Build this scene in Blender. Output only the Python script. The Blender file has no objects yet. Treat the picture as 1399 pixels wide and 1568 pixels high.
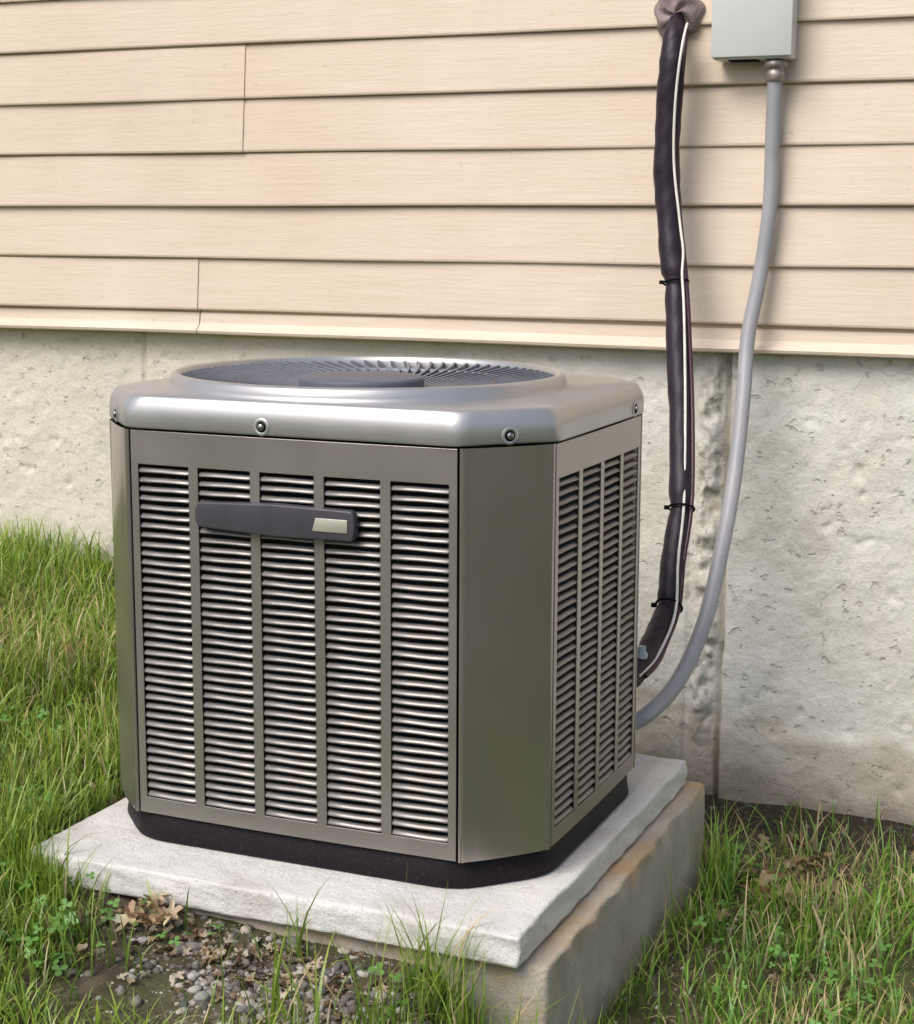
import bpy, bmesh, math, random
import numpy as np
from mathutils import Vector, Matrix
random.seed(7); rng=np.random.default_rng(7)
scene=bpy.context.scene
COL=scene.collection

# ---------------------------------------------------------------- helpers
def link(o,parent=None):
    COL.objects.link(o)
    if parent: o.parent=parent
    return o
def empty(name):
    e=bpy.data.objects.new(name,None); e.empty_display_size=.1; return link(e)
def mk(name,verts,faces,mat=None,parent=None,smooth=False,mats=None,fm=None):
    me=bpy.data.meshes.new(name); me.from_pydata([tuple(v) for v in verts],[],faces); me.update()
    if mats: 
        for m in mats: me.materials.append(m)
    elif mat: me.materials.append(mat)
    if fm is not None: me.polygons.foreach_set('material_index',fm)
    if smooth: me.polygons.foreach_set('use_smooth',[True]*len(me.polygons))
    o=bpy.data.objects.new(name,me); return link(o,parent)
def fast_mesh(name,co,quads,mat,parent=None,col=None,smooth=False):
    me=bpy.data.meshes.new(name); n=len(co); k=quads.shape[1]; f=len(quads)
    me.vertices.add(n); me.vertices.foreach_set('co',co.astype(np.float32).ravel())
    me.loops.add(f*k); me.loops.foreach_set('vertex_index',quads.astype(np.int32).ravel())
    me.polygons.add(f); me.polygons.foreach_set('loop_start',np.arange(0,f*k,k,dtype=np.int32))
    me.update(calc_edges=True)
    if smooth: me.polygons.foreach_set('use_smooth',[True]*f)
    if col is not None:
        a=me.color_attributes.new('Col','FLOAT_COLOR','POINT')
        c=np.ones((n,4),np.float32); c[:,:3]=col; a.data.foreach_set('color',c.ravel())
    me.materials.append(mat); me.validate()
    o=bpy.data.objects.new(name,me); return link(o,parent)
def bevel(o,w,seg=2):
    m=o.modifiers.new('b','BEVEL'); m.width=w; m.segments=seg; m.limit_method='ANGLE'; m.angle_limit=math.radians(35)
    for p in o.data.polygons: p.use_smooth=True
    return o
def box(name,lo,hi,mat,parent=None,bv=0):
    x0,y0,z0=lo;x1,y1,z1=hi
    v=[(x0,y0,z0),(x1,y0,z0),(x1,y1,z0),(x0,y1,z0),(x0,y0,z1),(x1,y0,z1),(x1,y1,z1),(x0,y1,z1)]
    f=[(0,3,2,1),(4,5,6,7),(0,1,5,4),(1,2,6,5),(2,3,7,6),(3,0,4,7)]
    o=mk(name,v,f,mat,parent)
    if bv: bevel(o,bv)
    return o
def catmull(P,n=10):
    P=[Vector(p) for p in P]; out=[]
    Q=[2*P[0]-P[1]]+P+[2*P[-1]-P[-2]]
    for i in range(1,len(Q)-2):
        for k in range(n):
            t=k/n;a,b,c,d=Q[i-1],Q[i],Q[i+1],Q[i+2]
            out.append(.5*((2*b)+(c-a)*t+(2*a-5*b+4*c-d)*t*t+(3*b-a-3*c+d)*t**3))
    out.append(P[-1]); return out
def tube(name,P,rad,mat,parent=None,n=10,seg=20,wob=0,noise=0):
    C=catmull(P,n); v=[];f=[];N=len(C)
    up=Vector((0,1,0))
    for i,c in enumerate(C):
        t=(C[min(i+1,N-1)]-C[max(i-1,0)]).normalized()
        a=t.cross(up).normalized(); b=a.cross(t).normalized(); 
        r=rad(i/(N-1)) if callable(rad) else rad
        for k in range(seg):
            th=2*math.pi*k/seg
            rr=r*(1+noise*math.sin(3*th+i*.7)*math.sin(i*.37+th))
            v.append(c+a*rr*math.cos(th)+b*rr*math.sin(th))
    for i in range(N-1):
        for k in range(seg):
            f.append((i*seg+k,i*seg+(k+1)%seg,(i+1)*seg+(k+1)%seg,(i+1)*seg+k))
    f.append(tuple(range(seg))); f.append(tuple(range((N-1)*seg+seg-1,(N-1)*seg-1,-1)))
    return mk(name,v,f,mat,parent,smooth=True)
def lathe(name,c,prof,mat,parent=None,seg=64,axis='z',capit=True,sxy=(1,1)):
    v=[];f=[]
    for r,h in prof:
        for k in range(seg):
            a=2*math.pi*k/seg; p=(r*math.cos(a)*sxy[0],r*math.sin(a)*sxy[1],h)
            if axis=='y': p=(p[0],-p[2],p[1])
            v.append((c[0]+p[0],c[1]+p[1],c[2]+p[2]))
    n=len(prof)
    for i in range(n-1):
        for k in range(seg):
            f.append((i*seg+k,i*seg+(k+1)%seg,(i+1)*seg+(k+1)%seg,(i+1)*seg+k))
    if capit: f.append(tuple(range((n-1)*seg,n*seg)))
    return mk(name,v,f,mat,parent,smooth=True)
_lat={}
def vnoise(x,y,sc,seed=0):
    if seed not in _lat: _lat[seed]=np.random.default_rng(1000+seed).random((256,256))
    L=_lat[seed]; X=np.asarray(x)*sc+57.3; Y=np.asarray(y)*sc+91.7
    xi=np.floor(X).astype(int); yi=np.floor(Y).astype(int); fx=X-xi; fy=Y-yi
    fx=fx*fx*(3-2*fx); fy=fy*fy*(3-2*fy)
    g=lambda a,b:L[a%256,b%256]
    return (g(xi,yi)*(1-fx)+g(xi+1,yi)*fx)*(1-fy)+(g(xi,yi+1)*(1-fx)+g(xi+1,yi+1)*fx)*fy-.5
def fbm(x,y,sc,seed=0,o=4):
    s=0;a=1
    for i in range(o): s=s+a*vnoise(x,y,sc*2**i,seed+i); a*=.5
    return s
def sstep(a,b,x):
    t=np.clip((np.asarray(x,float)-a)/(b-a),0,1); return t*t*(3-2*t)

# ---------------------------------------------------------------- materials
class M:
    def __init__(s,name,rough=.6,metal=0,spec=.5):
        s.m=bpy.data.materials.new(name); s.m.use_nodes=True; s.nt=s.m.node_tree; s.n=s.nt.nodes; s.l=s.nt.links
        s.b=s.n['Principled BSDF']; s.b.inputs['Roughness'].default_value=rough; s.b.inputs['Metallic'].default_value=metal
        s.b.inputs['Specular IOR Level'].default_value=spec
        s.tc=s.n.new('ShaderNodeTexCoord').outputs['Object']; s.lasth=None
    def map(s,sc=(1,1,1)):
        k=s.n.new('ShaderNodeMapping'); k.inputs['Scale'].default_value=sc; s.l.new(s.tc,k.inputs[0]); return k.outputs[0]
    def noise(s,scale,detail=5,rough=.6,stretch=None,dist=0):
        k=s.n.new('ShaderNodeTexNoise'); k.inputs['Scale'].default_value=scale; k.inputs['Detail'].default_value=detail
        k.inputs['Roughness'].default_value=rough; k.inputs['Distortion'].default_value=dist
        s.l.new(s.map(stretch) if stretch else s.tc,k.inputs['Vector']); return k.outputs['Fac']
    def voro(s,scale,feature='F1'):
        k=s.n.new('ShaderNodeTexVoronoi'); k.inputs['Scale'].default_value=scale; k.feature=feature; s.l.new(s.tc,k.inputs['Vector']); return k
    def ramp(s,fac,stops,interp='LINEAR'):
        k=s.n.new('ShaderNodeValToRGB'); r=k.color_ramp; r.interpolation=interp
        while len(r.elements)<len(stops): r.elements.new(.5)
        for e,(p,c) in zip(r.elements,stops):
            e.position=p; e.color=(c[0],c[1],c[2],1) if hasattr(c,'__len__') else (c,c,c,1)
        s.l.new(fac,k.inputs[0]); return k.outputs[0]
    def mix(s,fac,a,b,mode='MIX'):
        k=s.n.new('ShaderNodeMix'); k.data_type='RGBA'; k.blend_type=mode
        for inp,val in ((k.inputs[0],fac),(k.inputs[6],a),(k.inputs[7],b)):
            if isinstance(val,bpy.types.NodeSocket): s.l.new(val,inp)
            elif isinstance(val,(int,float)): inp.default_value=val if inp.type=='VALUE' else (val,val,val,1)
            else: inp.default_value=(*val,1)
        return k.outputs[2]
    def math(s,op,a,b=None):
        k=s.n.new('ShaderNodeMath'); k.operation=op
        for i,val in enumerate((a,b)):
            if val is None: continue
            if isinstance(val,bpy.types.NodeSocket): s.l.new(val,k.inputs[i])
            else: k.inputs[i].default_value=val
        return k.outputs[0]
    def sep(s):
        k=s.n.new('ShaderNodeSeparateXYZ'); s.l.new(s.tc,k.inputs[0]); return k.outputs
    def color(s,c):
        if isinstance(c,bpy.types.NodeSocket): s.l.new(c,s.b.inputs['Base Color'])
        else: s.b.inputs['Base Color'].default_value=(*c,1)
        return s
    def roughn(s,c): s.l.new(c,s.b.inputs['Roughness']); return s
    def bump(s,h,strength=.5,dist=.002):
        k=s.n.new('ShaderNodeBump'); k.inputs['Strength'].default_value=strength; k.inputs['Distance'].default_value=dist
        s.l.new(h,k.inputs['Height'])
        if s.lasth: s.l.new(s.lasth,k.inputs['Normal'])
        s.lasth=k.outputs[0]; s.l.new(s.lasth,s.b.inputs['Normal']); return s

# siding
ms=M('vinyl_siding',.5,spec=.3)
c=ms.ramp(ms.noise(1.1,3,.6),[(.3,(.71,.575,.445)),(.7,(.79,.675,.55))])
streak=ms.ramp(ms.noise(12,5,.7,(.35,1,6)),[(.35,(.90,.86,.82)),(.62,(1,1,1))])
c=ms.mix(.5,c,streak,'MULTIPLY')
grime=ms.ramp(ms.noise(2.3,4,.65,(1,1,.5)),[(.48,0.),(.7,1.)])
c=ms.mix(ms.math('MULTIPLY',grime,.25),c,(.60,.50,.38))
spk=ms.ramp(ms.noise(55,2,.5),[(.70,0.),(.78,1.)])
c=ms.mix(ms.math('MULTIPLY',spk,.3),c,(.45,.35,.25))
ms.color(c)
ms.bump(ms.noise(14,6,.75,(.6,1,9),.4),.55,.0018)
ms.bump(ms.noise(3,2,.5,(.7,1,2)),.25,.006)
SID=ms.m
# foundation
mf=M('parged_concrete',.92,spec=.15)
x,y,z=mf.sep()
c=mf.ramp(mf.noise(3.0,6,.70),[(.28,(.58,.54,.455)),(.45,(.73,.70,.61)),(.7,(.84,.82,.755))])
warm=mf.math('MULTIPLY',mf.ramp(mf.math('MULTIPLY',x,-.35),[(.30,0.),(.75,1.)]),mf.ramp(mf.noise(3,4,.6),[(.3,.3),(.7,1.)]))
c=mf.mix(mf.math('MULTIPLY',warm,.5),c,(.80,.65,.52))
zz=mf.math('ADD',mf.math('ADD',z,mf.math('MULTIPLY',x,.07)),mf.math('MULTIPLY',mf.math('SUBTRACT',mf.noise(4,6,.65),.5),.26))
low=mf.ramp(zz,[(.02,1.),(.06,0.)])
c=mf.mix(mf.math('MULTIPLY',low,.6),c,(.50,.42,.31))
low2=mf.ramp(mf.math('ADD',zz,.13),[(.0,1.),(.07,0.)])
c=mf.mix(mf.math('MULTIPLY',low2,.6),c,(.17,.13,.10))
pitn=mf.noise(34,4,.6,(1,1,1.2))
pit=mf.ramp(pitn,[(.32,0.),(.38,1.)])
c=mf.mix(mf.math('MULTIPLY',mf.math('SUBTRACT',1.,pit),.35),c,(.42,.37,.29))
fine=mf.ramp(mf.noise(130,3,.7),[(.3,.84),(.7,1.)])
c=mf.mix(.8,c,fine,'MULTIPLY')
vk=mf.voro(3.1,'DISTANCE_TO_EDGE')
wn=mf.n.new('ShaderNodeTexNoise'); wn.inputs['Scale'].default_value=5; mf.l.new(mf.tc,wn.inputs['Vector'])
wm=mf.n.new('ShaderNodeVectorMath'); wm.operation='MULTIPLY_ADD'; mf.l.new(wn.outputs['Color'],wm.inputs[0]); wm.inputs[1].default_value=(.3,.3,.3); mf.l.new(mf.tc,wm.inputs[2]); mf.l.new(wm.outputs[0],vk.inputs['Vector'])
crk=mf.ramp(vk.outputs['Distance'],[(.0015,1.),(.005,0.)])
crk=mf.math('MULTIPLY',crk,mf.ramp(mf.noise(1.7,2,.5),[(.50,0.),(.56,1.)]))
c=mf.mix(mf.math('MULTIPLY',crk,.5),c,(.35,.30,.24))
xs=mf.math('ABSOLUTE',mf.math('ADD',x,.96)); sm=mf.ramp(xs,[(.02,1.),(.045,0.)])
c=mf.mix(mf.math('MULTIPLY',sm,mf.ramp(mf.noise(35,5,.7),[(.42,.45),(.52,0.)])),c,(.38,.31,.23))
mf.color(c)
mf.bump(mf.noise(24,8,.70),.62,.010)
mf.bump(mf.noise(9,3,.5,(1,1,.5),1.2),.35,.012)
mf.bump(pit,.7,.004)
mf.bump(mf.noise(110,4,.7),.55,.0025)
FND=mf.m
def metal(name,col,rough,metal=.75,wave=.15,st=None):
    a=M(name,rough,metal)
    cc=a.ramp(a.noise(3,3,.55),[(.3,tuple(k*.94 for k in col)),(.7,tuple(k*1.05 for k in col))])
    scr=a.ramp(a.noise(90,2,.5),[(.745,0.),(.77,1.)])
    cc=a.mix(a.math('MULTIPLY',scr,.35),cc,(.6,.57,.5))
    a.color(cc); a.roughn(a.ramp(a.noise(6,4,.6),[(.3,rough*.88),(.7,rough*1.2)]))
    a.bump(a.noise(2.2,1,.5,st),wave,.02)
    return a.m
MET=metal('taupe_painted_steel',(.375,.338,.315),.32,.70)
POST=metal('taupe_corner_steel',(.41,.362,.342),.22,.80,.45,(1.5,1.5,.8))
METC=metal('taupe_cap_steel',(.50,.485,.475),.36,.66)  # lighter base than the panels, sky reflection put into the cap colour
SLAT=metal('taupe_louver_steel',(.26,.240,.225),.38,.5)
def simple(name,col,rough=.6,metal=0,var=.15,ns=30,bump=.1,bd=.001,spec=.5):
    a=M(name,rough,metal,spec)
    a.color(a.ramp(a.noise(ns,5,.6),[(.3,tuple(k*(1-var) for k in col)),(.7,tuple(min(1,k*(1+var)) for k in col))]))
    if bump: a.bump(a.noise(ns*5,4,.6),bump,bd)
    return a.m
a_=M('black_plastic_base',.6,spec=.2)
a_.color(a_.mix(a_.math('MULTIPLY',a_.ramp(a_.noise(260,4,.65),[(.58,0.),(.70,1.)]),.3),(.012,.008,.011),(.14,.12,.11))); a_.bump(a_.noise(200,3,.6),.3,.001); BLK=a_.m
GAP=simple('dark_gap',(.008,.008,.008),.9,0,.2,30,0,spec=.1)
GRY=simple('grey_plastic_grille',(.18,.19,.23),.4,0,.12)
HUBM=simple('grey_hub_plastic',(.115,.118,.15),.5,0,.15,12,.15,spec=.3)
HND=simple('charcoal_badge_plastic',(.06,.056,.066),.42,0,.15,20,.1)
SIL=simple('silver_label',(.46,.44,.37),.45,.3,.1)
SCR=simple('zinc_screw',(.35,.35,.33),.35,.9,.2,80)
mc=M('coil_fins',.7,.2,.2); mc.color(mc.ramp(mc.noise(6,4,.7),[(.35,(.010,.008,.007)),(.7,(.035,.028,.024))]))
wv=mc.n.new('ShaderNodeTexWave'); wv.inputs['Scale'].default_value=120; mc.l.new(mc.tc,wv.inputs[0]); mc.bump(wv.outputs['Fac'],.4,.001); COIL=mc.m
PVC=simple('grey_pvc_conduit',(.34,.335,.35),.45,0,.12,8,.05)
BOXM=simple('grey_enamel_box',(.62,.635,.61),.4,0,.03,6,.05)
FOAM=simple('black_foam_insulation',(.022,.013,.022),.45,0,.35,25,.35,.002,.35)
PUTTY=simple('sealing_putty',(.27,.21,.20),.8,0,.45,40,.8,.006)
WIREW=simple('white_wire',(.80,.76,.68),.4)
WIRER=simple('maroon_wire',(.065,.022,.032),.4)
BRASS=simple('weathered_fitting',(.36,.31,.28),.45,.5,.3,60,.3)
def concrete(name,c0,c1,stain,sa,topstain=None):
    a=M(name,.88,spec=.25)
    cc=a.ramp(a.noise(7,8,.7),[(.3,c0),(.7,c1)])
    cc=a.mix(a.math('MULTIPLY',a.ramp(a.noise(4.5,5,.65),[(.5,0.),(.68,1.)]),sa),cc,stain)
    if topstain:
        zc=a.sep()[2]; patch=a.math('MULTIPLY',a.ramp(a.math('ADD',zc,a.math('MULTIPLY',a.noise(16,5,.7),.12)),[(.12,0.),(.16,1.)]),a.ramp(a.noise(5,4,.6),[(.42,.15),(.6,.75)]))
        cc=a.mix(patch,cc,topstain)
        cc=a.mix(a.math('MULTIPLY',a.ramp(zc,[(-.06,1.),(.0,0.)]) if False else a.ramp(a.math('ADD',zc,.12),[(.0,1.),(.09,0.)]),.5),cc,(.20,.16,.11))
    sp=a.ramp(a.noise(200,3,.6),[(.60,0.),(.70,1.)]); cc=a.mix(a.math('MULTIPLY',sp,.5),cc,(.2,.18,.16))
    pt=a.ramp(a.voro(70).outputs['Distance'],[(.05,0.),(.22,1.)])
    a.color(cc); a.bump(a.noise(45,7,.7),.8,.007); a.bump(a.noise(220,4,.7),.6,.002); a.bump(pt,.3,.002)
    return a.m
PAD=concrete('light_concrete',(.66,.64,.60),(.82,.80,.76),(.54,.46,.38),.55)
PAD2=concrete('old_tan_concrete',(.37,.335,.285),(.60,.555,.48),(.46,.36,.24),.6,(.55,.34,.15))
# soil
mg=M('soil_and_thatch',.95,spec=.15)
x,y,z=mg.sep()
c=mg.ramp(mg.noise(9,8,.7),[(.3,(.05,.036,.026)),(.5,(.10,.078,.055)),(.72,(.19,.155,.115))])
c=mg.mix(mg.ramp(mg.noise(3,4,.6),[(.42,0.),(.6,.6)]),c,(.08,.11,.03))
c=mg.mix(mg.math('MULTIPLY',mg.ramp(mg.noise(160,4,.6,(1,.3,1)),[(.58,0.),(.68,1.)]),.5),c,(.30,.25,.15))
damp=mg.ramp(mg.math('ADD',mg.math('ADD',y,.30),mg.math('MULTIPLY',mg.noise(7,5,.7),.16)),[(.17,0.),(.24,1.)])
c=mg.mix(mg.math('MULTIPLY',damp,.8),c,mg.ramp(mg.noise(60,5,.7),[(.35,(.018,.013,.012)),(.6,(.06,.045,.04)),(.75,(.16,.12,.10))]))
dd=mg.math('SQRT',mg.math('ADD',mg.math('MULTIPLY',x,x),mg.math('MULTIPLY',y,y)))
far=mg.ramp(mg.math('MULTIPLY',dd,.1),[(.38,0.),(.7,1.)])
lawn=mg.ramp(mg.noise(1.2,8,.7),[(.3,(.08,.10,.04)),(.7,(.17,.19,.08))])
c=mg.mix(far,c,lawn)
mg.color(c); mg.bump(mg.noise(30,7,.7),.8,.02); mg.bump(mg.noise(150,5,.7),.6,.005)
SOIL=mg.m
def leafmat(name,trans=.35):
    a=M(name); a.n.remove(a.b)
    k=a.n.new('ShaderNodeAttribute'); k.attribute_name='Col'
    d=a.n.new('ShaderNodeBsdfDiffuse'); a.l.new(k.outputs['Color'],d.inputs[0])
    t=a.n.new('ShaderNodeBsdfTranslucent'); a.l.new(k.outputs['Color'],t.inputs[0])
    g=a.n.new('ShaderNodeBsdfGlossy'); g.inputs['Roughness'].default_value=.45; g.inputs[0].default_value=(.7,.75,.7,1)
    mx=a.n.new('ShaderNodeMixShader'); mx.inputs[0].default_value=trans
    a.l.new(d.outputs[0],mx.inputs[1]); a.l.new(t.outputs[0],mx.inputs[2])
    m2=a.n.new('ShaderNodeMixShader'); m2.inputs[0].default_value=.06
    a.l.new(mx.outputs[0],m2.inputs[1]); a.l.new(g.outputs[0],m2.inputs[2])
    a.l.new(m2.outputs[0],a.n['Material Output'].inputs[0]); return a.m
GRASS=leafmat('grass_blades',.4); LEAF=leafmat('dry_leaf',.2); CLOV=leafmat('clover_leaf',.3)
STONE=M('gravel_stone',.85); kk=STONE.n.new('ShaderNodeAttribute'); kk.attribute_name='Col'
STONE.color(STONE.mix(.6,kk.outputs['Color'],STONE.ramp(STONE.noise(150,4,.6),[(.3,.4),(.7,1.)]),'MULTIPLY')); STONE.bump(STONE.noise(200,4,.6),.4,.002); STONE=STONE.m

# ---------------------------------------------------------------- terrain
def height(x,y):
    x=np.asarray(x,float);y=np.asarray(y,float)
    yc=np.clip(y,-2.6,0.1)
    hl=.058+.09*(yc+1.4)+.07*np.clip(-x-1.0,0,2.2)
    hr=-.105+.012*yc
    sh=-.34*sstep(-.9,-.35,y)
    s=1-sstep(-1.02+sh*1.15,-.80+sh,x)
    h=hr*(1-s)+hl*s
    near=np.exp(-((x+1)**2+(y+1)**2)/60.)
    return h+near*(.018*fbm(x,y,2.5,3)+.008*fbm(x,y,14,9,3))
def axis_pts(a,b,step,far):
    mid=list(np.arange(a,b+step/2,step)); L=[];d=step;p=a
    while p>-far: d*=1.35; p-=d; L.append(p)
    R=[];d=step;p=mid[-1]
    while p<far: d*=1.35; p+=d; R.append(p)
    return np.array(L[::-1]+mid+R)
X=axis_pts(-4,1.6,.03,160); Y=axis_pts(-3.6,.1,.03,160)
gx,gy=np.meshgrid(X,Y,indexing='ij'); gz=height(gx,gy)
co=np.stack([gx.ravel(),gy.ravel(),gz.ravel()],1)
nx,ny=len(X),len(Y); I,J=np.meshgrid(np.arange(nx-1),np.arange(ny-1),indexing='ij'); a=(I*ny+J).ravel()
fast_mesh('ground',co,np.stack([a,a+ny,a+ny+1,a+1],1),SOIL,smooth=True)

# ---------------------------------------------------------------- house
house=empty('house')
XL,XR=-7.0,4.0
LAP=.127; Z5=.982
def course(x0,x1,z0,top,dy=0,name='siding_course'):
    prof=[(.002,z0+.003),(-.0095,z0+.0),(-.0120,z0+.002),(-.0130,z0+.006),(-.0125,z0+.012),(-.0022,top-.0035),(-.001,top-.002),(.003,top-.001),(.003,top+.005)]
    n=max(2,int((x1-x0)/.08)); v=[];f=[]
    for i in range(n+1):
        xx=x0+(x1-x0)*i/n; w=.0012*math.sin(xx*3.1+z0*40)+.0009*math.sin(xx*8.3+z0*17)
        wz=.0013*math.sin(xx*1.7+z0*23)+.0005*math.sin(xx*6+z0*9)
        for (yy,zq) in prof: v.append((xx,yy+dy+w,zq+wz))
    m=len(prof)
    for i in range(n):
        for k in range(m-1): f.append((i*m+k,(i+1)*m+k,(i+1)*m+k+1,i*m+k+1))
    f.append(tuple(range(m-1,-1,-1))); f.append(tuple(n*m+k for k in range(m)))
    return v,f
V=[];F=[]
def addc(v,f):
    b=len(V); V.extend(v); F.extend([tuple(i+b for i in q) for q in f])
for k in range(0,15):
    z0=Z5+LAP*k
    seams={4:-2.12,3:-2.125,0:-2.262,7:-1.2,9:-2.9,2:1.1}
    if k in seams:
        s=seams[k]
        addc(*course(XL,s,z0,z0+LAP,dy=-.0034)); addc(*course(s-.02,XR,z0,z0+LAP))
    else: addc(*course(XL,XR,z0,z0+LAP))
def strip(prof,x0,x1):
    n=120;v=[];f=[];m=len(prof)
    for i in range(n+1):
        xx=x0+(x1-x0)*i/n; w=.0012*math.sin(xx*2.3)+.0006*math.sin(xx*7)
        for yy,zq in prof: v.append((xx,yy,zq+w))
    for i in range(n):
        for k in range(m-1): f.append((i*m+k,(i+1)*m+k,(i+1)*m+k+1,i*m+k+1))
    return v,f
addc(*strip([(.03,.924),(-.012,.922),(-.021,.925),(-.023,.931),(-.018,.938),(-.010,.943),(-.007,.950),(-.004,.974),(.003,.977),(.003,.99)],XL,-2.262))
addc(*strip([(.03,.924),(-.012,.922),(-.021,.925),(-.023,.931),(-.018,.938),(-.010,.943),(-.006,.950),(-.003,.974),(.003,.977),(.003,.99)],-2.260,XR))
o=mk('siding',V,F,SID,house)
FX=np.concatenate([np.linspace(XL,-3.3,30)[:-1],np.arange(-3.3,-1.1,.007),np.arange(-1.1,-.86,.0035),np.arange(-.86,.2,.006),np.linspace(.2,XR,30)]); FZ=np.concatenate([np.arange(-.35,.93,.006),[.955]])
fx,fz=np.meshgrid(FX,FZ,indexing='ij')
d=.004*fbm(fx,fz,5,20)+.003*fbm(fx,fz,24,25,4)
d-= .004*np.clip(fbm(fx,fz,26,31,3)-.38,0,.3)/.2
xr=fx+.006*vnoise(fz,fz*0,14,40)
ridge=np.exp(-((xr+.965)/.026)**4)
rk=fbm(fx*1.3,fz,26,50,4)
d+=ridge*(.010+.022*rk+.010*np.sign(rk)*np.abs(vnoise(fx,fz,12,61)))*sstep(-.02,.12,fz)
d-=.018*np.exp(-((xr+.927)/.005)**2)
d-=.006*np.exp(-((xr+1.005)/.006)**2)
d+=.014*sstep(-.922,-.917,xr)
d-=.010*np.exp(-((fx+2.452)/.006)**2)*sstep(.2,.5,fz)
d+=.004*sstep(-2.452,-2.446,fx)*(fx<-1)
d-=.004*np.exp(-((fx+1.71)/.005)**2)
d+=.006*sstep(.09,.05,fz+.03*fbm(fx,fz,6,70,3))
co=np.stack([fx.ravel(),.034-d.ravel(),fz.ravel()],1)
nx,nz=len(FX),len(FZ); I,J=np.meshgrid(np.arange(nx-1),np.arange(nz-1),indexing='ij'); a=(I*nz+J).ravel()
fast_mesh('foundation',co,np.stack([a,a+nz,a+nz+1,a+1],1),FND,house,smooth=True)
box('house_body',(XL+.01,.075,-.3),(XR-.01,8,Z5+LAP*15),SID,house)
mk('roof',[(XL-.3,-.25,2.90),(XR+.3,-.25,2.90),(XR+.3,8.4,2.90),(XL-.3,8.4,2.90),(XL-.3,4,4.6),(XR+.3,4,4.6)],
   [(0,1,5,4),(2,3,4,5),(1,2,5),(3,0,4),(3,2,1,0)],simple('roof_shingles',(.12,.11,.10),.9,0,.3,20,.6,.01),house)

# ---------------------------------------------------------------- air conditioner
ac=empty('air_conditioner')
X0,Y0=-1.301,-.970
WX,WY=.410,.345; P1,P2=.295,.225
ZB,ZT=.202,.860
def octo(o=0,r=.014,n=5):
    w,d=WX+o,WY+o; c1=(WX-P1)+o*.586; c2=(WY-P2)+o*.586
    C=[(w-c1,-d),(w,-d+c2),(w,d-c2),(w-c1,d),(-w+c1,d),(-w,d-c2),(-w,-d+c2),(-w+c1,-d)]
    out=[]
    for i,c in enumerate(C):
        a=Vector(C[i-1]);b=Vector(c);e=Vector(C[(i+1)%8])
        p=b+(a-b).normalized()*r; q=b+(e-b).normalized()*r
        for k in range(n):
            t=k/(n-1); out.append(p*(1-t)**2+b*2*t*(1-t)+q*t*t)
    return out
def loft(name,levels,mat,capb=False,capt=False,parent=ac):
    v=[];f=[];L=None
    for (o,z,r) in levels:
        P=octo(o,r); L=len(P)
        v+= [(X0+p.x,Y0+p.y,z) for p in P]
    for i in range(len(levels)-1):
        for k in range(L): f.append((i*L+k,i*L+(k+1)%L,(i+1)*L+(k+1)%L,(i+1)*L+k))
    if capt: f.append(tuple(range((len(levels)-1)*L,len(levels)*L)))
    if capb: f.append(tuple(range(L-1,-1,-1)))
    return mk(name,v,f,mat,parent,smooth=True)
loft('base_pan',[(-.030,.1515,.045),(-.004,.152,.045),(.000,.157,.045),(-.003,.175,.045),(-.006,.198,.03),(-.012,.206,.02)],BLK,capb=True,capt=True)
loft('inner_coil',[(-.028,.204,.02),(-.028,.858,.02)],COIL,capt=False)
# cap
ZC=.918
lev=[(-.012,.868,.014),(-.002,.8635,.016),(.005,.864,.018),(.0065,.867,.018),(.0065,.886,.02),(.006,.894,.022),(.004,.902,.024),(.001,.909,.027),(-.002,.915,.03),(-.0055,ZC,.034)]
v=[];f=[]
for (o,z,r) in lev:
    P=octo(o,r,7); L=len(P); v+=[(X0+p.x,Y0+p.y,z) for p in P]
for i in range(len(lev)-1):
    for k in range(L): f.append((i*L+k,i*L+(k+1)%L,(i+1)*L+(k+1)%L,(i+1)*L+k))
me=bpy.data.meshes.new('top_cap'); bm=bmesh.new()
bv=[bm.verts.new(p) for p in v]
for q in f: bm.faces.new([bv[i] for i in q])
top=bv[(len(lev)-1)*L:]
EX,EY=1.0,.952
RC=.352; SEG=120; CX,CY=X0-.024,Y0
def el(r,k,z): return (CX+EX*r*math.cos(2*math.pi*k/SEG),CY+EY*r*math.sin(2*math.pi*k/SEG),z)
ring=[bm.verts.new(el(RC,k,ZC)) for k in range(SEG)]
ed=[]
for k in range(SEG): ed.append(bm.edges.new((ring[k],ring[(k+1)%SEG])))
for k in range(L): ed.append(bm.edges.get((top[k],top[(k+1)%L])))
bmesh.ops.triangle_fill(bm,edges=ed,use_beauty=True)
prev=ring
for (r,z) in [(.351,ZC+.008),(.3485,ZC+.0185),(.344,ZC+.0230),(.339,ZC+.0235),(.335,ZC+.021),(.332,ZC+.012),(.330,ZC-.04)]:
    cur=[bm.verts.new(el(r,k,z)) for k in range(SEG)]
    for k in range(SEG): bm.faces.new((prev[k],prev[(k+1)%SEG],cur[(k+1)%SEG],cur[k]))
    prev=cur
bmesh.ops.recalc_face_normals(bm,faces=bm.faces[:])
for q in bm.faces: q.smooth=True
bm.to_mesh(me); bm.free(); me.materials.append(METC)
o=bpy.data.objects.new('top_cap',me); link(o,ac)
lathe('fan_well',(CX,CY,0),[(.3295,.89),(.31,.78),(.05,.76)],GAP,ac,64,sxy=(EX,EY))
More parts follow.
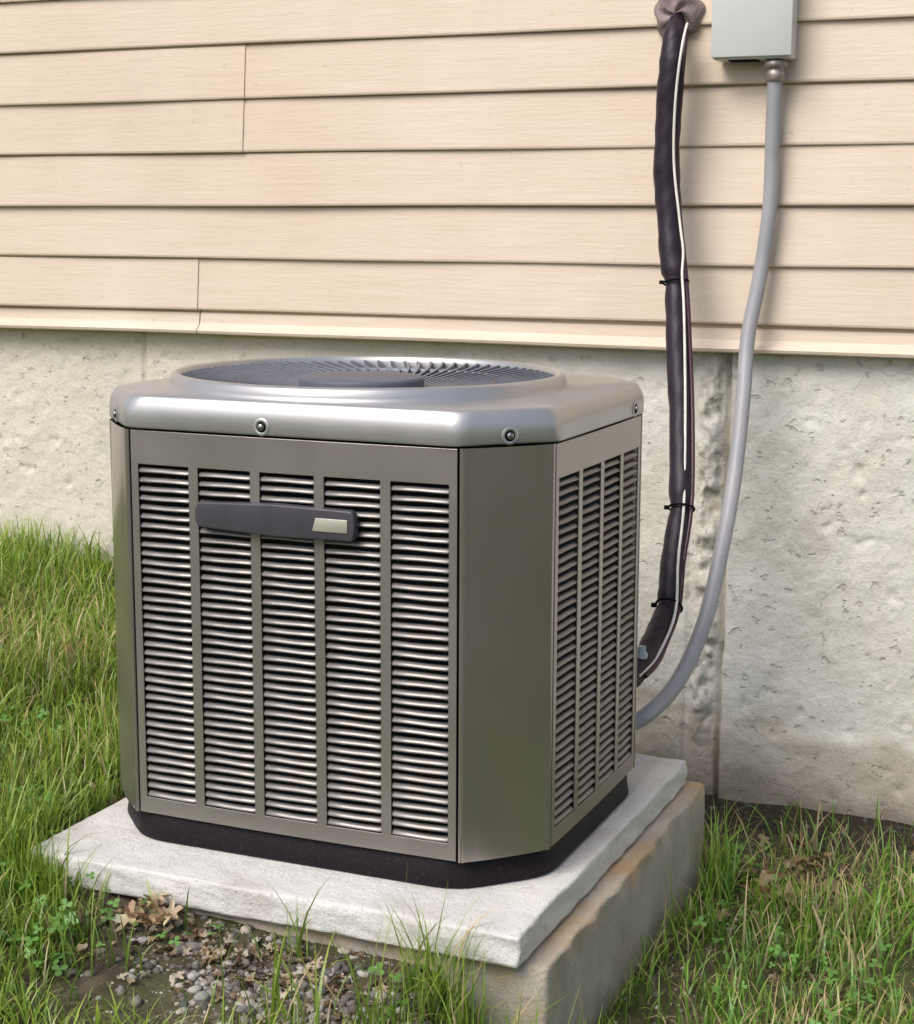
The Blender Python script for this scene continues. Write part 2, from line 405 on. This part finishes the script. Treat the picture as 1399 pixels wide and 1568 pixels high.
# dished fan guard
v=[];f=[]
NF=80; RI=.332
def dome(r): return .9075+.0265*max(0,(r-.09)/(RI-.09))**.8
for k in range(NF):
    a0=2*math.pi*k/NF; pts=[]
    for j in range(11):
        t=j/10; r=.098+.2335*t; a=a0+.22*t**1.3
        pts.append((CX+EX*r*math.cos(a),CY+EY*r*math.sin(a),dome(r),a))
    b=len(v); th=.0023
    for (px,py,pz,a) in pts:
        nxv,nyv=-math.sin(a)*th,math.cos(a)*th
        v+=[(px-nxv,py-nyv,pz),(px+nxv,py+nyv,pz),(px+nxv*.5,py+nyv*.5,pz-.010),(px-nxv*.5,py-nyv*.5,pz-.010)]
    for j in range(10):
        for q in range(4):
            q2=(q+1)%4; f.append((b+j*4+q,b+j*4+q2,b+(j+1)*4+q2,b+(j+1)*4+q))
mk('grille_fins',v,f,GRY,ac)
for rr in (.18,.255):
    lathe('grille_ring',(CX,CY,0),[(rr-.002,dome(rr)-.010),(rr-.002,dome(rr)-.0015),(rr+.002,dome(rr)-.0015),(rr+.002,dome(rr)-.010)],GRY,ac,96,capit=False,sxy=(EX,EY))
lathe('fan_hub',(CX-.006,CY-.016,0),[(.100,.896),(.1085,.899),(.1105,.903),(.1105,.9265),(.109,.9305),(.105,.9325),(.05,.9345),(.002,.935)],HUBM,ac,96)

ROWS=37; PZ0,PZ1=ZB+.028,ZT-.056
def panel(half,ncol,place,bow,name):
    m=.015; rib=.0175; cw=(2*half-2*m-(ncol-1)*rib)/ncol
    us=[-half+.0015]; holes=[]
    for i in range(ncol):
        a=-half+m+i*(cw+rib); holes.append((a,a+cw)); us+= [a,a+cw*.25,a+cw*.5,a+cw*.75,a+cw]
    us.append(half-.0015)
    zs=[ZB,PZ0,PZ1,ZT]
    B=lambda u:bow*(1-(u/half)**2)
    bm=bmesh.new(); g=[[bm.verts.new(place(u,B(u),z)) for z in zs] for u in us]
    for i in range(len(us)-1):
        mid=(us[i]+us[i+1])/2; inh=any(a<mid<b for a,b in holes)
        for j in range(3):
            if j==1 and inh: continue
            bm.faces.new((g[i][j],g[i+1][j],g[i+1][j+1],g[i][j+1]))
    me=bpy.data.meshes.new(name); bm.to_mesh(me); bm.free(); me.materials.append(MET)
    o=bpy.data.objects.new(name,me); link(o,ac)
    s=o.modifiers.new('s','SOLIDIFY'); s.thickness=.0022; s.offset=-1
    bb=o.modifiers.new('b','BEVEL'); bb.width=.0007; bb.segments=2; bb.limit_method='ANGLE'
    v=[];f=[]; pitch=(PZ1-PZ0)/ROWS
    prof=[(-.003,-.0066),(.0002,-.0062),(.0010,-.0053),(.0006,-.0038),(-.0010,-.0014),(-.0040,.0006),(-.0095,.0018),(-.0095,.0008)]
    for (a,b2) in holes:
        for r in range(ROWS):
            zc=PZ0+pitch*(r+.5); jit=random.uniform(-.0005,.0005); jo=random.uniform(-.0004,.0004)
            uu=[a-.0005,a+.004,a+cw*.3,a+cw*.5,a+cw*.7,b2-.004,b2+.0005]
            base=len(v)
            for ui,u in enumerate(uu):
                e=0 if 0<ui<6 else -.003
                for (o_,dz) in prof: v.append(place(u,B(u)+o_+e+jo-.0012,zc+dz+jit+.0004*math.sin(ui*1.3+r)))
            n=len(prof)
            for i in range(len(uu)-1):
                for k in range(n-1): f.append((base+i*n+k,base+(i+1)*n+k,base+(i+1)*n+k+1,base+i*n+k+1))
    mk(name+'_louvers',v,f,SLAT,ac,smooth=True)
panel(P1,5,lambda u,o,z:(X0+u,Y0-WY-o,z),.004,'front_panel')
panel(P2,4,lambda u,o,z:(X0+WX+o,Y0+u,z),.003,'side_panel')
panel(P1,5,lambda u,o,z:(X0-u,Y0+WY+o,z),.004,'back_panel')
panel(P2,4,lambda u,o,z:(X0-WX-o,Y0-u,z),.003,'far_side_panel')
def post(sx,sy,name):
    corner1=Vector((P1+.007,-WY)); corner2=Vector((WX,-P2-.007))
    pts=[Vector((P1+.0022,-WY+.008)),Vector((P1+.0022,-WY+.001)),Vector((P1+.0030,-WY)),corner1]
    dirv=(corner2-corner1).normalized()
    pts+= [corner1+Vector((.0035,.0012)),corner1+dirv*.008]
    for t in (.15,.3,.45,.6,.75,.88): 
        q=corner1.lerp(corner2,t); q+=Vector((dirv.y,-dirv.x))*.0045*(1-(2*t-1)**2); pts.append(q)
    pts+=[corner2-dirv*.008,corner2-Vector((.0012,.0035)),corner2,Vector((WX,-P2-.0030)),Vector((WX-.001,-P2-.0022)),Vector((WX-.008,-P2-.0022))]
    v=[];f=[];n=len(pts); zl=[ZB-.001+(ZT-ZB+.002)*i/8 for i in range(9)]
    for iz,z in enumerate(zl):
        for ip,p in enumerate(pts):
            bw=.0022*math.sin(math.pi*iz/8)*(1 if 4<ip<len(pts)-5 else 0)
            v.append((X0+sx*(p.x+bw*.7),Y0+sy*(p.y-bw*.7),z))
    for j in range(8):
        for i in range(n-1):
            q=(j*n+i,j*n+i+1,(j+1)*n+i+1,(j+1)*n+i)
            f.append(q if sx*sy>0 else q[::-1])
    mk(name,v,f,POST,ac,smooth=True)
for sx in (1,-1):
    for sy in (1,-1): post(sx,sy,'corner_post')
def screw(p,nrm,name='cap_screw'):
    n=Vector(nrm).normalized(); R=n.to_track_quat('Z','Y').to_matrix()
    def pr(prof,mat,nm):
        v=[];f=[];S=24
        for r,h in prof:
            for k in range(S):
                a=2*math.pi*k/S; v.append(Vector(p)+R@Vector((r*math.cos(a),r*math.sin(a),h)))
        for i in range(len(prof)-1):
            for k in range(S): f.append((i*S+k,i*S+(k+1)%S,(i+1)*S+(k+1)%S,(i+1)*S+k))
        f.append(tuple(range((len(prof)-1)*S,len(prof)*S)))
        mk(nm,v,f,mat,ac,smooth=True)
    pr([(.0145,.0002),(.0125,.0014),(.0105,.0016),(.0088,.0006)],METC,name+'_dimple')
    pr([(.0088,.0008),(.0083,.0012),(.006,.0013)],GAP,name+'_recess')
    pr([(.0055,.001),(.0055,.0040),(.0045,.0052),(.001,.0056)],SCR,name)
zs=.8775
screw((X0-.042,Y0-WY-.0068,zs),(0,-1,0))
cn=Vector((WY-P2,-(WX-P1),0)).normalized()
screw(Vector((X0+(P1+WX)/2,Y0-(WY+P2)/2,zs))+cn*.0068,cn)
screw((X0+WX+.0068,Y0+.165,zs),(1,0,0))
cn2=Vector((-cn.x,cn.y,0)); screw(Vector((X0-(P1+WX)/2,Y0-(WY+P2)/2,zs))+cn2*.0068,cn2)
# badge
bx0,bx1=-1.462,-1.172; bz=.731
pts=[]; hl,hr_=.021,.0245
for k in range(9):
    a=math.pi/2+math.pi*k/8; rx=.010
    pts.append((bx0+rx+rx*math.cos(a), bz+ (hl-.004)*math.sin(a)+ (0.004 if math.sin(a)>0 else -.004)*min(1,abs(math.sin(a))*2)))
pts.append((bx0+(bx1-bx0)*.5,bz-.0265))
for k in range(9):
    a=-math.pi/2+math.pi*k/8; rx=.009
    pts.append((bx1-rx+rx*math.cos(a), bz+ (hr_-.006)*math.sin(a)+(.006 if math.sin(a)>0 else -.006)*min(1,abs(math.sin(a))*2)))
pts.append(((bx0+bx1)/2,bz+.0265))
yb=Y0-WY
v=[];f=[];n=len(pts); cxm,czm=(bx0+bx1)/2,bz
for (s,yy) in ((1,yb-.002),(1,yb-.012),(.992,yb-.0155),(.97,yb-.017)):
    for (px,pz) in pts: v.append((cxm+(px-cxm)*(1-(1-s)*.5),yy-.0042,czm+(pz-czm)*(1-(1-s)*3)))
for j in range(3):
    for i in range(n): f.append((j*n+i,j*n+(i+1)%n,(j+1)*n+(i+1)%n,(j+1)*n+i))
f.append(tuple(range(3*n,4*n))); f.append(tuple(range(n-1,-1,-1)))
o=mk('name_badge',v,f,HND,ac); bevel(o,.0012)
bevel(mk('badge_plate',[(x_,y_,z_) for y_ in (yb-.0205,yb-.0230) for x_,z_ in ((-1.246,bz-.0115),(-1.184,bz-.0115),(-1.184,bz+.010),(-1.240,bz+.010))],
  [(3,2,1,0),(4,5,6,7),(0,1,5,4),(1,2,6,5),(2,3,7,6),(3,0,4,7)],SIL,ac),.001)

# ---------------------------------------------------------------- pads
def slab(name,x0,x1,y0,y1,z0,z1,mat,amp,rot=0,step=.02,rr=.006):
    bm=bmesh.new(); bmesh.ops.create_cube(bm,size=1)
    for q in bm.verts: q.co=Vector(((x0+x1)/2+q.co.x*(x1-x0),(y0+y1)/2+q.co.y*(y1-y0),(z0+z1)/2+q.co.z*(z1-z0)))
    bmesh.ops.bevel(bm,geom=bm.edges[:],offset=rr,segments=3,profile=.5,affect='EDGES')
    for ax,a,b in ((0,x0,x1),(1,y0,y1)):
        nr=Vector((1,0,0)) if ax==0 else Vector((0,1,0))
        k=a+step
        while k<b-.005:
            p=Vector((0,0,0)); p[ax]=k
            bmesh.ops.bisect_plane(bm,geom=bm.verts[:]+bm.edges[:]+bm.faces[:],plane_co=p,plane_no=nr); k+=step
    for zc in np.linspace(z0,z1,7)[1:-1]:
        bmesh.ops.bisect_plane(bm,geom=bm.verts[:]+bm.edges[:]+bm.faces[:],plane_co=(0,0,zc),plane_no=(0,0,1))
    cxx,cyy=(x0+x1)/2,(y0+y1)/2; cr,sr=math.cos(rot),math.sin(rot)
    for q in bm.verts:
        c0=q.co.copy()
        e=1 if (abs(c0.x-x0)<.03 or abs(c0.x-x1)<.03 or abs(c0.y-y0)<.03 or abs(c0.y-y1)<.03) else .12
        dx=amp*e*float(fbm(c0.y+3*c0.z,c0.z*2,24,80,3)); dy=amp*e*float(fbm(c0.x+3*c0.z,c0.z*2,24,85,3)); dz=amp*.4*e*float(fbm(c0.x,c0.y,14,90,3))
        c0+=Vector((dx,dy,dz)); rx,ry=c0.x-cxx,c0.y-cyy
        q.co=Vector((cxx+rx*cr-ry*sr,cyy+rx*sr+ry*cr,c0.z))
    me=bpy.data.meshes.new(name); bm.to_mesh(me); bm.free(); me.materials.append(mat)
    for p in me.polygons: p.use_smooth=True
    return link(bpy.data.objects.new(name,me))
slab('concrete_pad',-1.745,-.853,-1.437,-.505,.100,.151,PAD,.006,0,.02,.005)
slab('concrete_footing_slab',-1.70,-.820,-1.415,-.47,-.25,.0965,PAD2,.008,.012,.02,.008)

# ---------------------------------------------------------------- conduit, box, line set
con=empty('electrical_conduit')
CP=[(-.829,-.045,1.53),(-.831,-.042,1.40),(-.832,-.041,1.24),(-.846,-.050,1.09),(-.861,-.08,.96),(-.853,-.14,.825),(-.848,-.22,.664),(-.846,-.32,.53),(-.850,-.42,.409),(-.872,-.52,.315),(-.906,-.62,.267),(-.95,-.68,.25)]
tube('pipe',CP,.0158,PVC,con,10,24)
lathe('connector_nut',(-.829,-.045,0),[(.0170,1.492),(.0205,1.494),(.0205,1.512),(.0185,1.514),(.0185,1.519),(.026,1.521),(.026,1.532),(.018,1.536)],BRASS,con,12)
bxo=empty('electrical_disconnect_box')
bevel(box('box_body',(-.956,-.075,1.537),(-.792,-.017,1.86),BOXM,bxo),.004,3)
bevel(box('box_cover',(-.959,-.082,1.541),(-.789,-.0755,1.87),BOXM,bxo),.002,2)
bevel(box('cover_hasp',(-.90,-.089,1.672),(-.85,-.0825,1.80),BOXM,bxo),.002,2)
box('knockout_plate',(-.925,-.068,1.5345),(-.865,-.03,1.5367),GAP,bxo)

hose=empty('refrigerant_line')
HP=[(-1.05,.0,1.628),(-1.046,-.04,1.622),(-1.041,-.075,1.596),(-1.039,-.09,1.537),(-1.044,-.09,1.434),(-1.046,-.09,1.317),(-1.033,-.10,1.2),(-1.010,-.13,1.075),(-.984,-.18,.915),(-.961,-.23,.78),(-.938,-.30,.629),(-.931,-.37,.525),(-.920,-.44,.443),(-.923,-.52,.388),(-.926,-.59,.358),(-.95,-.67,.33)]
def hr(t):
    r=.0275 if t<.46 else .0245
    r*= .62+.38*min(1,max(0,(t-.10)/.10)) if t<.22 else 1
    for tp in (.468,.672,.80): r-= .005*math.exp(-((t-tp)/.009)**2)
    return r*(1+.025*math.sin(t*60)+.02*math.sin(t*137))
tube('insulated_hose',HP,hr,FOAM,hose,14,28,noise=.035)
CC=catmull(HP,14)
def off(fx_,fy_,a=.0,b=1.):
    n=len(CC); out=[]
    for i in range(int(a*n),int(b*n)-1,5):
        t=i/n; out.append(CC[i]+Vector((fx_(t),fy_(t),0)))
    return out
tube('control_wire',off(lambda t:.026+.006*math.sin(t*17)+(.0 if t<.45 else -.007),lambda t:-.024+.004*math.sin(t*23),.10,.97),.0030,WIREW,hose,4,8)
tube('suction_wire',off(lambda t:.0255+.002*math.sin(t*15),lambda t:-.004,.13,.97),.0048,WIRER,hose,4,8)
for t in (.468,.672,.80):
    i=int(t*(len(CC)-1)); c0=CC[i]; tg=(CC[i+1]-CC[i-1]).normalized()
    ps=[]; q=tg.to_track_quat('Z','Y').to_matrix()
    for k in range(17):
        a=2*math.pi*k/16; ps.append(c0+q@Vector((.0265*math.cos(a),.026*math.sin(a),0))+Vector((.003,-.001,0)))
    tube('cable_tie',ps,.0024,GAP,hose,2,6)
    box('cable_tie_head',tuple(c0+Vector((-.033,-.006,-.004))),tuple(c0+Vector((-.024,.002,.004))),GAP,hose)
lathe('service_valve',(-.925,-.600,.372),[(.013,-.016),(.013,.010),(.009,.014),(.009,.024)],simple('valve_cap',(.40,.45,.46),.4,.3),hose,14,'z')
v=[];f=[];S=40;R_=12
for i in range(R_):
    t=i/(R_-1); r=.054*math.sin(t*math.pi/2)**.8 if i else .0
    for k in range(S):
        a=2*math.pi*k/S; lump=1+.07*math.sin(3*a+1)+.05*math.sin(7*a)
        h=.030*math.cos(t*math.pi/2)**.7*(1+.25*math.sin(5*a+t*6))
        v.append((-1.05+r*lump*math.cos(a),-.010-h,1.640+r*lump*math.sin(a)))
for i in range(R_-1):
    for k in range(S): f.append((i*S+k,(i+1)*S+k,(i+1)*S+(k+1)%S,i*S+(k+1)%S))
mk('wall_seal',v,f,PUTTY,hose,smooth=True)

# ---------------------------------------------------------------- grass
def rect(x,y,a,b,c,d): return (x>a)&(x<b)&(y>c)&(y<d)
def gravel_mask(x,y):
    return np.clip(1.25-(((x+1.20)/.31)**2+((y+1.56)/.22)**2)+.8*fbm(x,y,9,120,3),0,1)
def gen_grass(n,xr,yr):
    x=rng.uniform(*xr,n); y=rng.uniform(*yr,n)
    p=np.clip(.68+1.1*fbm(x,y,3.2,100,3)+.5*fbm(x,y,12,105,2)+.25*(x<-1.7),0.08,1)
    gm=gravel_mask(x,y); p*=1-.96*np.clip(gm*1.6,0,1)
    p*=1-.9*rect(x,y,-1.62,-.98,-1.53,-1.43)
    wallstrip=sstep(-.30,-.14,y+.05*fbm(x,y,6,150,2))*sstep(-1.4,-1.1,x); p*=1-.97*wallstrip
    p*=1-.75*np.exp(-(((x+.62)/.17)**2+((y+.36)/.16)**2))
    p*=1-.85*rect(x,y,-1.1,-.75,-.5,.1)
    p*=1-.7*np.exp(-((x+.74)/.07)**2)*(y>-1.3)*(y<-.1)
    keep=(rng.random(n)<p)&~rect(x,y,-1.70,-.815,-1.43,-.48)&~rect(x,y,-1.76,-.845,-1.445,-.50)&(y<.012)
    return x[keep],y[keep]
def blades(x,y,lmin,lmax,wid,dry=.18,lean=.6):
    n=len(x); z=height(x,y)-.004
    cl=fbm(x,y,4.5,110,3)
    L=(lmin+(lmax-lmin)*rng.random(n)**1.4)*(1+.6*cl)*(1+.22*(x<-1.7))
    az=rng.uniform(0,2*np.pi,n)+1.2*cl; ln=np.abs(rng.normal(lean,.3,n)); w=wid*rng.uniform(.6,1.5,n)
    wa=az+np.pi/2+rng.normal(0,.4,n)
    segs=5; co=np.zeros((n,segs*2,3)); px,py,pz=x.copy(),y.copy(),z.copy()
    ang=np.full(n,.08)+ln*.12
    for s in range(segs):
        t=s/(segs-1); ww=w*(1-t**1.8)+.00012
        co[:,2*s,0]=px-ww*np.cos(wa); co[:,2*s,1]=py-ww*np.sin(wa); co[:,2*s,2]=pz
        co[:,2*s+1,0]=px+ww*np.cos(wa); co[:,2*s+1,1]=py+ww*np.sin(wa); co[:,2*s+1,2]=pz
        st=L/(segs-1); px=px+st*np.sin(ang)*np.cos(az); py=py+st*np.sin(ang)*np.sin(az); pz=pz+st*np.cos(ang); ang=ang+ln*.42
    b=np.arange(n)[:,None]*segs*2; fs=[]
    for s in range(segs-1): fs.append(np.stack([b[:,0]+2*s,b[:,0]+2*s+1,b[:,0]+2*s+3,b[:,0]+2*s+2],1))
    fa=np.concatenate(fs)
    right=sstep(-1.0,-.6,x)
    k=rng.random(n); base=np.stack([.165+.20*k,.325+.20*k,.04+.03*k],1)*((1.0-.25*right)+.6*np.clip(fbm(x,y,2.,130,3)+.2,-.4,1))[:,None]
    base[:,0]*=1-.22*right
    dp=dry*(1+1.8*np.clip(fbm(x,y,3.,140,3),-.5,1))+.45*np.exp(-(((x+.62)/.16)**2+((y+.40)/.2)**2))
    dr=rng.random(n)<dp
    dc=np.stack([.50+.18*k,.42+.14*k,.23+.10*k],1); base=np.where(dr[:,None],dc,base)
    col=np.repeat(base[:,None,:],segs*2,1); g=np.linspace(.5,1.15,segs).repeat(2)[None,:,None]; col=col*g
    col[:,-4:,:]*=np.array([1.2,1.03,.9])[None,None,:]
    return co.reshape(-1,3),fa,col.reshape(-1,3)
parts=[]
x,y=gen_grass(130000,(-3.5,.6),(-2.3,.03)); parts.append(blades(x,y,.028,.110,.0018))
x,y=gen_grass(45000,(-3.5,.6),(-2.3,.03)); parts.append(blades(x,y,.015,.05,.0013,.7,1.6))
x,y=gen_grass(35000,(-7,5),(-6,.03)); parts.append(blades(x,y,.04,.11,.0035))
tx=[];ty=[]
for (cx_,cy_,r_,n_) in [(-.95,-1.48,.035,120),(-.86,-1.54,.045,110),(-.79,-1.50,.04,90),(-.98,-1.62,.035,60),(-1.12,-1.68,.05,40),(-.79,-1.38,.03,30),(-.78,-.52,.03,60),(-.86,-.40,.05,90),(-1.73,-1.47,.05,180),(-1.80,-1.33,.05,160),(-1.66,-1.50,.03,90),(-.74,-.75,.03,30),(-1.60,-1.62,.07,140),(-1.22,-1.465,.015,9)]:
    tx.append(rng.normal(cx_,r_,n_)); ty.append(rng.normal(cy_,r_*.55,n_))
tx=np.concatenate(tx);ty=np.concatenate(ty); k=~rect(tx,ty,-1.76,-.81,-1.445,-.47); parts.append(blades(tx[k],ty[k],.06,.185,.0018,.12,.45))
vo=0;CO=[];FA=[];CL=[]
for c_,f_,l_ in parts: CO.append(c_);FA.append(f_+vo);CL.append(l_);vo+=len(c_)
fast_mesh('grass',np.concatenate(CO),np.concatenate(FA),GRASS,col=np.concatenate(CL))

co=[];fa=[];cl=[]
def leaflet(c0,dirv,nrm,L,W,colr):
    b=len(co); side=nrm.cross(dirv).normalized()
    for (t,w,h) in ((0,.08,0),(.35,.8,.08),(.7,1.,.1),(.95,.5,.02),(1.02,.0,0)):
        p=c0+dirv*L*t+nrm*L*h*-.6
        co.append(p-side*W*w+nrm*L*.08*w); co.append(p+side*W*w+nrm*L*.08*w); cl.extend([colr,colr])
    for s in range(4): fa.append((b+2*s,b+2*s+1,b+2*s+3,b+2*s+2))
cents=[(-1.75,-1.50,.06,50),(-1.57,-1.61,.07,50),(-2.05,-1.0,.15,60),(-2.3,-.5,.2,50),(-1.9,-1.3,.1,60),(-.60,-.75,.10,50),(-.45,-.95,.12,40),(-1.40,-1.50,.05,8),(-.95,-1.55,.06,12),(-.76,-.40,.06,30)]
for (a,b_,r_,n_) in cents:
    for i in range(n_):
        px=random.gauss(a,r_);py=random.gauss(b_,r_*.7)
        if (-1.76<px<-.81 and -1.45<py<-.46) or py>-.02: continue
        pz=float(height(px,py))+random.uniform(.012,.055)
        g=random.uniform(.7,1.25); cc=(.14*g,.32*g,.06*g); s=random.uniform(.006,.014); a0=random.uniform(0,6.28)
        nrm=Vector((random.gauss(0,.3),random.gauss(0,.3)-.25,1)).normalized()
        for k in range(3):
            th=a0+k*2.094; d_=Vector((math.cos(th),math.sin(th),0)); d_=(d_-nrm*d_.dot(nrm)).normalized()
            leaflet(Vector((px,py,pz)),d_,nrm,s,s*.42,cc)
fast_mesh('clover',np.array([tuple(p) for p in co]),np.array(fa),CLOV,col=np.array(cl))

# gravel
ico=bmesh.new(); bmesh.ops.create_icosphere(ico,subdivisions=2,radius=1); iv=np.array([v_.co[:] for v_ in ico.verts]); ifc=np.array([[v_.index for v_ in q.verts] for q in ico.faces]); ico.free()
CO=[];FA=[];CL=[];vo=0
def stones(n,fx_,smin,smax,gs=(.12,.17,.24,.34,.5)):
    global vo
    for i in range(n):
        px,py=fx_()
        if (-1.69<px<-.83 and -1.41<py<-.47): continue
        s=smin+(smax-smin)*random.random()**3; q=iv.copy()
        q=q*(1+.55*np.array([vnoise(q[:,0]+i,q[:,1]+q[:,2],1.3,i%17)]).T)
        q=q*np.array([random.uniform(.6,1.2),random.uniform(.6,1.2),random.uniform(.4,.8)])*s
        a=random.uniform(0,6.28);c_,s_=math.cos(a),math.sin(a); q=np.stack([q[:,0]*c_-q[:,1]*s_,q[:,0]*s_+q[:,1]*c_,q[:,2]],1)
        q+=np.array([px,py,float(height(px,py))+s*.05]); g=random.choice(gs); t=random.uniform(.75,1.0)
        CO.append(q);FA.append(ifc+vo);vo+=len(q);CL.append(np.tile([g,g*(.5+.5*t)*.97,g*t*.92],(len(q),1)))
def g1():
    while True:
        px,py=random.gauss(-1.16,.16),random.gauss(-1.57,.09)
        if gravel_mask(px,py)>.15: return px,py
stones(1900,g1,.0015,.012)
stones(900,lambda:(random.uniform(-1.2,.6),random.uniform(-.26,.0)),.002,.011,(.03,.05,.08,.14))
stones(160,lambda:(random.uniform(-.82,-.70),random.uniform(-1.3,-.3)),.002,.008)
fast_mesh('gravel',np.concatenate(CO),np.concatenate(FA),STONE,col=np.concatenate(CL),smooth=False)

# fallen leaves and thatch
co=[];fa=[];cl=[]
def dead_leaf(px,py,pz,s,colr,flat=.4):
    b=len(co); a=random.uniform(0,6.28); tilt=Matrix.Rotation(random.gauss(0,flat),3,'X')@Matrix.Rotation(random.gauss(0,flat),3,'Y')
    R=Matrix.Rotation(a,3,'Z')@tilt; n=22
    co.append(Vector((px,py,pz))); cl.append(colr)
    for k in range(n):
        th=2*math.pi*k/n; r=s*(.42+.58*abs(math.cos(2.5*th))**1.3)*random.uniform(.75,1.12)
        co.append(Vector((px,py,pz))+R@Vector((r*math.cos(th)*1.25,r*math.sin(th)*.8,s*.25*math.sin(2*th)+.35*s*random.random()))); cl.append(tuple(c*random.uniform(.65,1.15) for c in colr))
    for k in range(n): fa.append((b,b+1+k,b+1+(k+1)%n))
for i in range(12): 
    px,py=random.gauss(-1.45,.035),random.gauss(-1.495,.014); dead_leaf(px,py,float(height(px,py))+.014+.003*i,random.uniform(.014,.034),random.choice([(.66,.50,.32),(.52,.36,.22),(.6,.42,.26)]),.5)
for i in range(24):
    px,py=random.gauss(-.70,.06),random.gauss(-.45,.13); dead_leaf(px,py,float(height(px,py))+.02,random.uniform(.012,.030),random.choice([(.22,.11,.06),(.35,.24,.13),(.45,.34,.2)]))
for i in range(110):
    px,py=random.uniform(-3,.5),random.uniform(-1.9,-.02)
    if -1.77<px<-.8 and -1.45<py<-.46: continue
    dead_leaf(px,py,float(height(px,py))+.02,random.uniform(.006,.017),random.choice([(.22,.14,.08),(.38,.28,.16)]))
for i in range(420):
    px,py=random.gauss(-1.28,.2),random.gauss(-1.51,.06)
    if py>-1.45: continue
    dead_leaf(px,py,float(height(px,py))+.006,random.uniform(.004,.013),random.choice([(.22,.14,.08),(.38,.28,.16),(.5,.42,.3),(.14,.09,.06)]))
for (dx,dy,s) in ((.125,-.16,.007),(.105,-.15,.006),(.23,.02,.005),(-.15,-.2,.004),(.145,-.12,.005),(.27,-.12,.003),(-.03,-.22,.004)):
    dead_leaf(CX+dx,CY+dy,dome(math.hypot(dx,dy))+.003,s,(.50,.28,.10),.15)
fast_mesh('fallen_leaves',np.array([tuple(p) for p in co]),np.array(fa),LEAF,col=np.array(cl))

# unseen foliage row added behind the camera for green reflections in the steel
n=7000
t=rng.random(n); hx=-16+34*t; top=2.0+2.6*fbm(hx,hx*0,.35,200,3)
hz=rng.random(n)**.8*top; hy=-14-.8*np.sin(hx*.3)+rng.normal(0,.7,n)*(1-.3*hz/3)
s=rng.uniform(.12,.26,n); 
u1=rng.normal(size=(n,3)); u1/=np.linalg.norm(u1,axis=1)[:,None]; u2=np.cross(u1,rng.normal(size=(n,3))); u2/=np.linalg.norm(u2,axis=1)[:,None]
c0=np.stack([hx,hy,hz],1); s=s[:,None]
q=np.stack([c0-u1*s,c0-u2*s*.6,c0+u1*s,c0+u2*s*.6],1).reshape(-1,3)
kk=rng.random(n)[:,None]; cc=np.repeat(np.concatenate([.08+.07*kk,.095+.07*kk,.045+.03*kk],1),4,0)
fast_mesh('reflection_hedge',q,np.arange(n*4).reshape(n,4),CLOV,col=cc)

# ---------------------------------------------------------------- light
w=bpy.data.worlds.new('World'); scene.world=w; w.use_nodes=True
nt=w.node_tree; bg=nt.nodes['Background']; sky=nt.nodes.new('ShaderNodeTexSky'); sky.sky_type='NISHITA'; sky.sun_disc=False
sd=Vector((-.30,-.82,1.0)).normalized()   # towards the sun
sky.sun_elevation=math.asin(sd.z); sky.sun_rotation=math.atan2(sd.x,sd.y); sky.air_density=1.0; sky.dust_density=3.; sky.ozone_density=1.5
nt.links.new(sky.outputs[0],bg.inputs[0]); bg.inputs[1].default_value=.15
sl=bpy.data.lights.new('sun','SUN'); sl.energy=2.65; sl.angle=math.radians(36); sl.color=(1,.965,.925)
so=bpy.data.objects.new('sun',sl); link(so); so.rotation_euler=sd.to_track_quat('Z','Y').to_euler(); so.location=(-3,-4,5)

# ---------------------------------------------------------------- camera
yw,pt,rl=.402,.168,.004
fw=Vector((-math.sin(yw)*math.cos(pt),math.cos(yw)*math.cos(pt),-math.sin(pt)))
rt=Vector((math.cos(yw),math.sin(yw),0)); up=rt.cross(fw)
r2=rt*math.cos(rl)+up*math.sin(rl); u2=-rt*math.sin(rl)+up*math.cos(rl)
cam=bpy.data.cameras.new('camera'); co_=bpy.data.objects.new('camera',cam); link(co_)
Mx=Matrix((r2,u2,-fw)).transposed().to_4x4(); Mx.translation=Vector((0,-3.685,1.2)); co_.matrix_world=Mx
cam.sensor_fit='HORIZONTAL'; cam.sensor_width=36; cam.lens=36*2623/1402; cam.clip_start=.05; cam.clip_end=500
scene.camera=co_
scene.view_settings.view_transform='Standard'; scene.view_settings.look='None'; scene.view_settings.exposure=0
